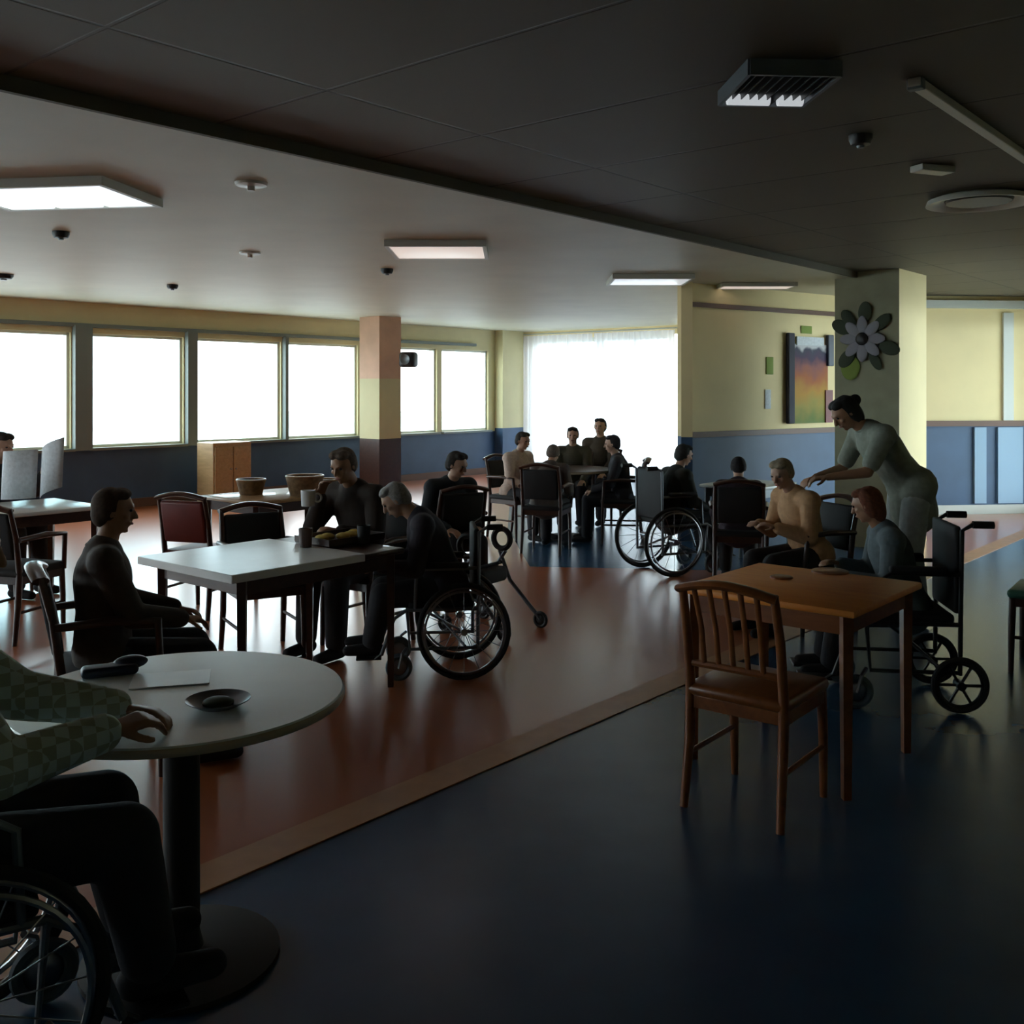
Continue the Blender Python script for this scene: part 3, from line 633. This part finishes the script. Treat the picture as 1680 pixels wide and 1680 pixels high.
# ---------------------------------------------------------------- people
def capsule(bm, p, q, r0, r1, flat=1.0, n=14):
    p, q = Vector(p), Vector(q); d = (q - p); L = d.length
    if L < 1e-5: ell(bm, p, (r0,) * 3); return
    d.normalize(); pts, rs = [], []
    for k in range(1, 6): a_ = R(90 * k / 6); pts.append(p - d * r0 * math.cos(a_)); rs.append(r0 * math.sin(a_))
    pts.append(p); rs.append(r0); pts.append(q); rs.append(r1)
    for k in range(5, 0, -1): a_ = R(90 * k / 6); pts.append(q + d * r1 * math.cos(a_)); rs.append(r1 * math.sin(a_))
    x_ = Vector((1, 0, 0)); a = (x_ - d * x_.dot(d)); a = a.normalized() if a.length > .2 else basis(d)[0]; b = a.cross(d)
    rings = [[bm.verts.new(c_ + a * math.cos(2 * math.pi * k / n) * r + b * math.sin(2 * math.pi * k / n) * r * flat) for k in range(n)] for c_, r in zip(pts, rs)]
    for u_, v_ in zip(rings, rings[1:]):
        for k in range(n): bm.faces.new((u_[k], u_[(k + 1) % n], v_[(k + 1) % n], v_[k]))
    bm.faces.new(rings[0][::-1]); bm.faces.new(rings[-1])
def remeshed(name, bm, m, parent, vox, smooth=2):
    bmesh.ops.recalc_face_normals(bm, faces=bm.faces[:])
    me = bpy.data.meshes.new(name); bm.to_mesh(me); bm.free()
    o = bpy.data.objects.new(name, me); C.objects.link(o)
    r = o.modifiers.new('r', 'REMESH'); r.mode = 'VOXEL'; r.voxel_size = vox; r.use_smooth_shade = True
    if smooth: s_ = o.modifiers.new('s', 'SMOOTH'); s_.iterations = smooth; s_.factor = .5
    dg = bpy.context.evaluated_depsgraph_get(); nm = bpy.data.meshes.new_from_object(o.evaluated_get(dg))
    o.modifiers.clear(); o.data = nm; bpy.data.meshes.remove(me); nm.name = name
    nm.materials.clear(); nm.materials.append(m if not isinstance(m, str) else M[m])
    nm.polygons.foreach_set('use_smooth', [True] * len(nm.polygons))
    if parent: o.parent = parent
    return o
def ik(a, c_, l1, l2, pole):
    a, c_ = Vector(a), Vector(c_); d = c_ - a; L = min(d.length, (l1 + l2) * .985); d.normalize(); c_ = a + d * L
    x = (l1 * l1 - l2 * l2 + L * L) / (2 * L); h = math.sqrt(max(0, l1 * l1 - x * x)); pl = Vector(pole); pl = (pl - d * pl.dot(d)).normalized()
    return a + d * x + pl * h, c_
def hand(bm, wrist, d, down, k, side):
    """palm and five fingers; d: direction of forearm, down: palm normal"""
    d = d.normalized(); down = (down - d * down.dot(d)).normalized(); s = d.cross(down).normalized() * side
    pc_ = wrist + d * .045 * k
    for q in (-.024, -.008, .008, .024): capsule(bm, wrist + s * q * .5 * k, wrist + (d * .085 + s * q) * k, .013 * k, .0115 * k)
    for q, l_ in ((-.028, .058), (-.0095, .07), (.0095, .075), (.028, .066)):
        b0 = wrist + (d * .085 + s * q) * k; b1 = b0 + (d * .8 + down * .35 + s * q * 2).normalized() * l_ * .5 * k; b2 = b1 + (d * .45 + down * .8).normalized() * l_ * .5 * k
        capsule(bm, b0, b1, .0095 * k, .0088 * k); capsule(bm, b1, b2, .0088 * k, .0075 * k)
    t0_ = wrist + (d * .025 + s * .028) * k; t1_ = t0_ + (d * .6 + s * .7 + down * .3).normalized() * .04 * k; t2_ = t1_ + (d * .85 + s * .1 + down * .4).normalized() * .03 * k
    capsule(bm, t0_, t1_, .012 * k, .0105 * k); capsule(bm, t1_, t2_, .0105 * k, .009 * k)
SKIN = {'fair': mat('skin_fair', (.50, .30, .21), .55, noise=.06, nscale=20), 'tan': mat('skin_tan', (.36, .19, .11), .55, noise=.06, nscale=20), 'brown': mat('skin_brown', (.20, .10, .055), .55, noise=.06, nscale=20)}
mats_ = {}
def cm(name, col, ns=.12, sc=30):
    key = (name, col)
    if key not in mats_: mats_[key] = mat(name, col, .85, noise=ns, nscale=sc, bump=.2)
    return mats_[key]
def person(label, x, y, face, pose='sit', lean=15, nod=10, turn=0, hands=None, top=(.05, .05, .06), bottom=(.02, .02, .025), hair=(.03, .02, .015), skin='fair', k=1.0,
           sleeve='long', vox=.009, hairstyle='short', shoe=(.01, .01, .012), feet=None, topm=None, knees_out=.02, thigh=None):
    t = thing('person', label, 'person', (x, y, 0), rz(*face), None); t.scale = (k, k, k)
    a = R(lean); sd_ = Vector((0, math.sin(a), math.cos(a)))
    hz = .55 if pose == 'sit' else .93
    hip = Vector((0, -.03, hz)); neck = hip + sd_ * .52; chest = hip + sd_ * .36; waist = hip + sd_ * .17
    an = R(lean + nod); hd_ = Vector((0, math.sin(an), math.cos(an))); head = neck + hd_ * .165 + Vector((0, .02, 0))
    sh = [neck + sd_ * -.055 + Vector((s * .175, 0, 0)) for s in (-1, 1)]
    if hands is None: hands = [(-.14, .34, .66), (.14, .34, .66)] if pose == 'sit' else [(-.22, .05, .75), (.22, .05, .75)]
    arms = []
    for i, s in enumerate((-1, 1)):
        el, wr = ik(sh[i], hands[i], .275, .25, (s * .5, -.6, -.7)); arms.append((sh[i], el, wr))
    if pose == 'sit':
        hips = [Vector((s * .09, 0, .55)) for s in (-1, 1)]; kn = [Vector((s * (.10 + knees_out), .40, .53)) for s in (-1, 1)]
        an_ = feet or [Vector((s * (.11 + knees_out), .42, .16 if thigh else .085)) for s in (-1, 1)]
    else:
        hips = [Vector((s * .09, -.02, .92)) for s in (-1, 1)]; kn = [Vector((s * .10, .03, .5)) for s in (-1, 1)]; an_ = [Vector((s * .11, -.03, .085)) for s in (-1, 1)]
    def torso(bm, e):
        capsule(bm, hip + Vector((-.07, 0, .02)), hip + Vector((.07, 0, .02)), .115 + e, .115 + e); capsule(bm, hip, waist, .145 + e, .13 + e, .82, 20); capsule(bm, waist, chest, .135 + e, .158 + e, .74, 20)
        capsule(bm, chest, neck - sd_ * .08, .158 + e, .12 + e, .7, 20); capsule(bm, sh[0], sh[1], .058 + e, .058 + e)
    # body
    bm = B(); torso(bm, 0); capsule(bm, neck - sd_ * .04, head - hd_ * .05, .056, .05)
    rot = Matrix.Rotation(R(turn), 4, 'Z') @ Matrix.Rotation(-an * .75, 4, 'X')
    def H(v): return head + rot.to_3x3() @ Vector(v)
    ell(bm, H((0, -.008, .025)), (.074, .092, .088), rot, 20); ell(bm, H((0, .018, -.035)), (.056, .066, .068), rot, 16); capsule(bm, H((0, .05, -.075)), H((0, .062, -.082)), .02, .016)
    capsule(bm, H((0, .086, .022)), H((0, .104, -.016)), .008, .013); capsule(bm, H((-.03, .078, .036)), H((.03, .078, .036)), .011, .011)
    for s in (-1, 1):
        ell(bm, H((s * .074, -.005, .0)), (.009, .017, .03), rot, 10); ell(bm, H((s * .036, .062, -.012)), (.02, .018, .018), rot, 10)
    capsule(bm, H((-.018, .082, -.047)), H((.018, .082, -.047)), .009, .009)
    for i, (p, e_, w_) in enumerate(arms):
        s = (-1, 1)[i]; capsule(bm, p, e_, .05, .037); capsule(bm, e_, w_, .038, .025, 1)
        hand(bm, w_, w_ - e_, Vector((-s * .25, .1, -1)), 1, -s if i else 1 * 1 if s < 0 else -1)
    for i in range(2):
        capsule(bm, hips[i], kn[i], .082, .058); capsule(bm, kn[i], an_[i], .056, .036); capsule(bm, an_[i] + Vector((0, -.02, -.03)), an_[i] + Vector((0, .15, -.05)), .036, .03)
    remeshed('body', bm, SKIN[skin], t, vox, 2)
    bm = B()
    for s in (-1, 1): ell(bm, H((s * .031, .079, .018)), (.012, .008, .007), rot, 10)
    mesh_obj('eyes', bm, 'black', t)
    bm = B(); ell(bm, H((0, .090, -.047)), (.021, .006, .007), rot, 10); mesh_obj('lips', bm, mat('lips', (.32, .12, .10), .5) if 'lips' not in M else M['lips'], t)
    # top
    bm = B(); torso(bm, .024); capsule(bm, hip + Vector((-.07, 0, -.02)), hip + Vector((.07, 0, -.02)), .128, .128)
    if pose == 'stand': capsule(bm, hip, hip + Vector((0, -.02, -.16)), .15, .165, .95, 20)
    for p, e_, w_ in arms:
        capsule(bm, p, e_ if sleeve == 'long' else p.lerp(e_, .75), .074, .062)
        if sleeve == 'long': capsule(bm, e_, e_.lerp(w_, .93), .062, .046)
    remeshed('top', bm, topm or cm('top_fabric', top), t, max(vox, .009), 3)
    bm = B(); tube(bm, [neck + Vector((math.cos(q) * .075, math.sin(q) * .068 + .0, .0 + .015 * -math.sin(q))) - sd_ * .005 for q in [2 * math.pi * j / 16 for j in range(16)]], .013, 8, closed=True)
    mesh_obj('collar', bm, topm or cm('top_fabric', top), t)
    # trousers
    bm = B(); capsule(bm, hip + Vector((-.07, 0, 0)), hip + Vector((.07, 0, 0)), .124, .124)
    for i in range(2): capsule(bm, hips[i], kn[i], .102, .084); capsule(bm, kn[i], kn[i].lerp(an_[i], .93), .084, .068)
    remeshed('trousers', bm, cm('trouser_fabric', bottom), t, max(vox, .010), 3)
    for i in range(2):
        bm = B(); c_ = an_[i]; capsule(bm, c_ + Vector((0, -.03, -.035)), c_ + Vector((0, .15, -.045)), .048, .038, .9); ell(bm, c_ + Vector((0, 0, .0)), (.045, .05, .03))
        remeshed('shoe', bm, cm('shoe_leather', shoe), t, .009, 1)
    # hair
    bm = B()
    if hairstyle == 'bald':
        for s in (-1, 1): ell(bm, H((s * .055, -.035, .01)), (.03, .06, .045), rot)
        ell(bm, H((0, -.07, .0)), (.06, .035, .045), rot)
    else:
        ell(bm, H((0, -.024, .032)), (.080, .086, .086), rot, 20); ell(bm, H((0, -.05, -.005)), (.074, .055, .075 if hairstyle == 'short' else .12), rot, 20)
        for s in (-1, 1): ell(bm, H((s * .066, -.022, .01)), (.018, .042, .05 if hairstyle == 'short' else .1), rot, 12); ell(bm, H((s * .025, .02, .088)), (.045, .05, .03), rot, 12)
        if hairstyle == 'bun': ell(bm, H((0, -.11, .03)), (.04, .04, .04), rot, 12)
    remeshed('hair', bm, cm('hair', hair, .3, 60), t, .008, 1)
    return t
M['lips'] = mat('lips', (.32, .12, .10), .5)
# checked grey-green shirt for the foreground resident
chk = mat('checked_shirt', (.3, .36, .33), .85); n = chk.node_tree; bb = n.nodes['Principled BSDF']
tcn = n.nodes.new('ShaderNodeTexCoord'); ck = n.nodes.new('ShaderNodeTexChecker'); ck.inputs['Scale'].default_value = 34; ck.inputs['Color1'].default_value = (.62, .74, .70, 1); ck.inputs['Color2'].default_value = (.40, .45, .34, 1)
n.links.new(tcn.outputs['Object'], ck.inputs['Vector']); n.links.new(ck.outputs['Color'], bb.inputs['Base Color'])

person('person in a grey-green checked shirt in the foreground wheelchair, forearm on the round table', -1.33, 2.29, (.85, .53), lean=2, nod=14, topm=chk, hair=(.3, .3, .3), skin='tan',
       hands=[(-.02, .42, .80), (.16, .36, .805)], vox=.0075, thigh=True, feet=[Vector((-.12, .46, .215)), Vector((.12, .46, .215))])
person('stooped resident with brown hair and brown top in the armchair left of the white-clothed table', *wpt(180, 4.25), (.9, .43), lean=0, nod=10, turn=-10, top=(.045, .03, .022), hair=(.06, .035, .022), skin='tan', k=.88, hands=[(-.12, .32, .72), (.14, .32, .72)])
pB = person('resident in dark brown holding a white mug behind the white-clothed table', *wpt(600, 6.35), (-.55, -.83), lean=16, nod=14, turn=10, top=(.03, .02, .015), hair=(.10, .07, .05), skin='tan', k=.95, hands=[(-.12, .38, .80), (.12, .30, 1.00)])
person('slumped resident with grey hair in the wheelchair right of the white-clothed table', *wpt(728, 5.74), (-.85, -.1), lean=22, nod=30, top=(.025, .02, .03), hair=(.32, .31, .30), k=.86, thigh=True, hands=[(-.14, .42, .72), (.14, .42, .72)], feet=[Vector((-.12, .47, .225)), Vector((.12, .47, .225))])
person('dark-haired person turned towards the aisle behind the white-clothed table', *wpt(730, 7.75), (.35, -.6), lean=18, nod=10, turn=30, top=(.014, .02, .025), hair=(.02, .015, .012), k=.87)
person('dark-haired person in a white shirt at the left of the far round table', *wpt(845, 10.95), (.6, -.55), lean=10, nod=8, top=(.62, .50, .42), hair=(.02, .015, .01), skin='fair', k=.86)
person('person in a grey-brown top with back to the camera at the far round table', *wpt(897, 10.0), (.3, .95), lean=22, nod=20, top=(.09, .07, .06), hair=(.12, .09, .07), k=.82)
person('person in a dark olive top behind the far round table, left of two', *wpt(940, 11.75), (-.1, -1), lean=6, nod=4, top=(.06, .055, .035), hair=(.015, .012, .01), k=.87)
person('person with black hair behind the far round table, right of two', *wpt(985, 12.3), (-.35, -.9), lean=2, nod=0, top=(.05, .035, .02), hair=(.01, .009, .008), k=.93)
person('person in a dark grey top at the right end of the far round table', *wpt(1018, 10.6), (-.95, .1), lean=8, nod=6, top=(.025, .024, .03), hair=(.02, .018, .02), k=.84)
person('person in black in the wheelchair by the curtain', *wpt(1103, 8.9), (.82, .35), lean=10, nod=12, top=(.018, .022, .018), hair=(.03, .028, .025), k=.84, thigh=True, feet=[Vector((-.12, .46, .215)), Vector((.12, .46, .215))])
person('person in a dark plum top at the grey-white table below the partition', *wpt(1212, 8.25), (.2, .95), lean=18, nod=16, top=(.03, .018, .03), hair=(.02, .016, .018), k=.80)
pL = person('fair-haired person in a peach top being helped by the carer', *wpt(1325, 6.75), (-.75, -.3), lean=18, nod=14, turn=20, top=(.52, .30, .15), hair=(.34, .27, .18), skin='fair', k=.88, hands=[(-.1, .36, .80), (.12, .36, .80)])
person('resident with reddish-brown hair and blue-grey top in the black transit wheelchair', *wpt(1480, 5.28), (-.93, .12), lean=16, nod=12, turn=-25, top=(.10, .13, .14), hair=(.15, .045, .018), skin='tan', k=.83, hairstyle='long', thigh=True, hands=[(-.14, .36, .76), (.14, .36, .80)], feet=[Vector((-.12, .46, .215)), Vector((.12, .46, .215))])
person('carer with dark hair in a grey-green uniform bending towards the person in peach', *wpt(1488, 6.9), (-.97, -.12), pose='stand', lean=38, nod=14, top=(.24, .26, .21), bottom=(.34, .36, .34), hair=(.012, .01, .008), skin='tan', k=1.0, sleeve='short', hands=[(-.12, .62, 1.02), (.12, .60, 1.0)], vox=.0075, hairstyle='bun', shoe=(.5, .5, .5))
person('person in dark clothes reading a newspaper at the white-topped table by the left edge', *wpt(-15, 7.95), (.8, -.3), lean=8, nod=14, turn=0, top=(.02, .02, .025), hair=(.03, .025, .02), k=.95, hands=[(-.16, .40, .98), (.16, .40, .98)])

# mug held by the resident, newspaper
hx = Matrix.Rotation(rz(-.55, -.83), 4, 'Z') @ Vector((.11, .42, 0)) * .95; x0, y0 = wpt(600, 6.35)
mg = thing('mug', 'white mug held up by the resident in dark brown', 'mug', (x0 + hx.x, y0 + hx.y, .90), 0)
bm = B(); lathe(bm, [(0, 0), (.04, 0), (.045, .095), (.04, .095), (.037, .008), (0, .008)], 24); mesh_obj('cup', bm, 'white', mg)
bm = B(); ring(bm, (.055, 0, .05), .025, .006, 'Y', 18, 6); mesh_obj('handle', bm, 'white', mg)
nx, ny = wpt(62, 7.45)
t = thing('newspaper', 'open white newspaper held up over the white-topped table', 'newspaper', (nx, ny, .80), R(-25))
for s in (-1, 1):
    bm = B(); vs = []
    for i in range(9):
        u_ = i / 8; vs.append([bm.verts.new((s * (.02 + .30 * u_), -.09 * math.sin(u_ * 2.4) + .02 * v, .0 + .36 * v + (.10 * u_ if s > 0 else -.02 * u_))) for v in (0, 1)])
    for p, q in zip(vs, vs[1:]): bm.faces.new((p[0], q[0], q[1], p[1]))
    o = mesh_obj('page', bm, 'paper', t); sd2 = o.modifiers.new('thick', 'SOLIDIFY'); sd2.thickness = .003
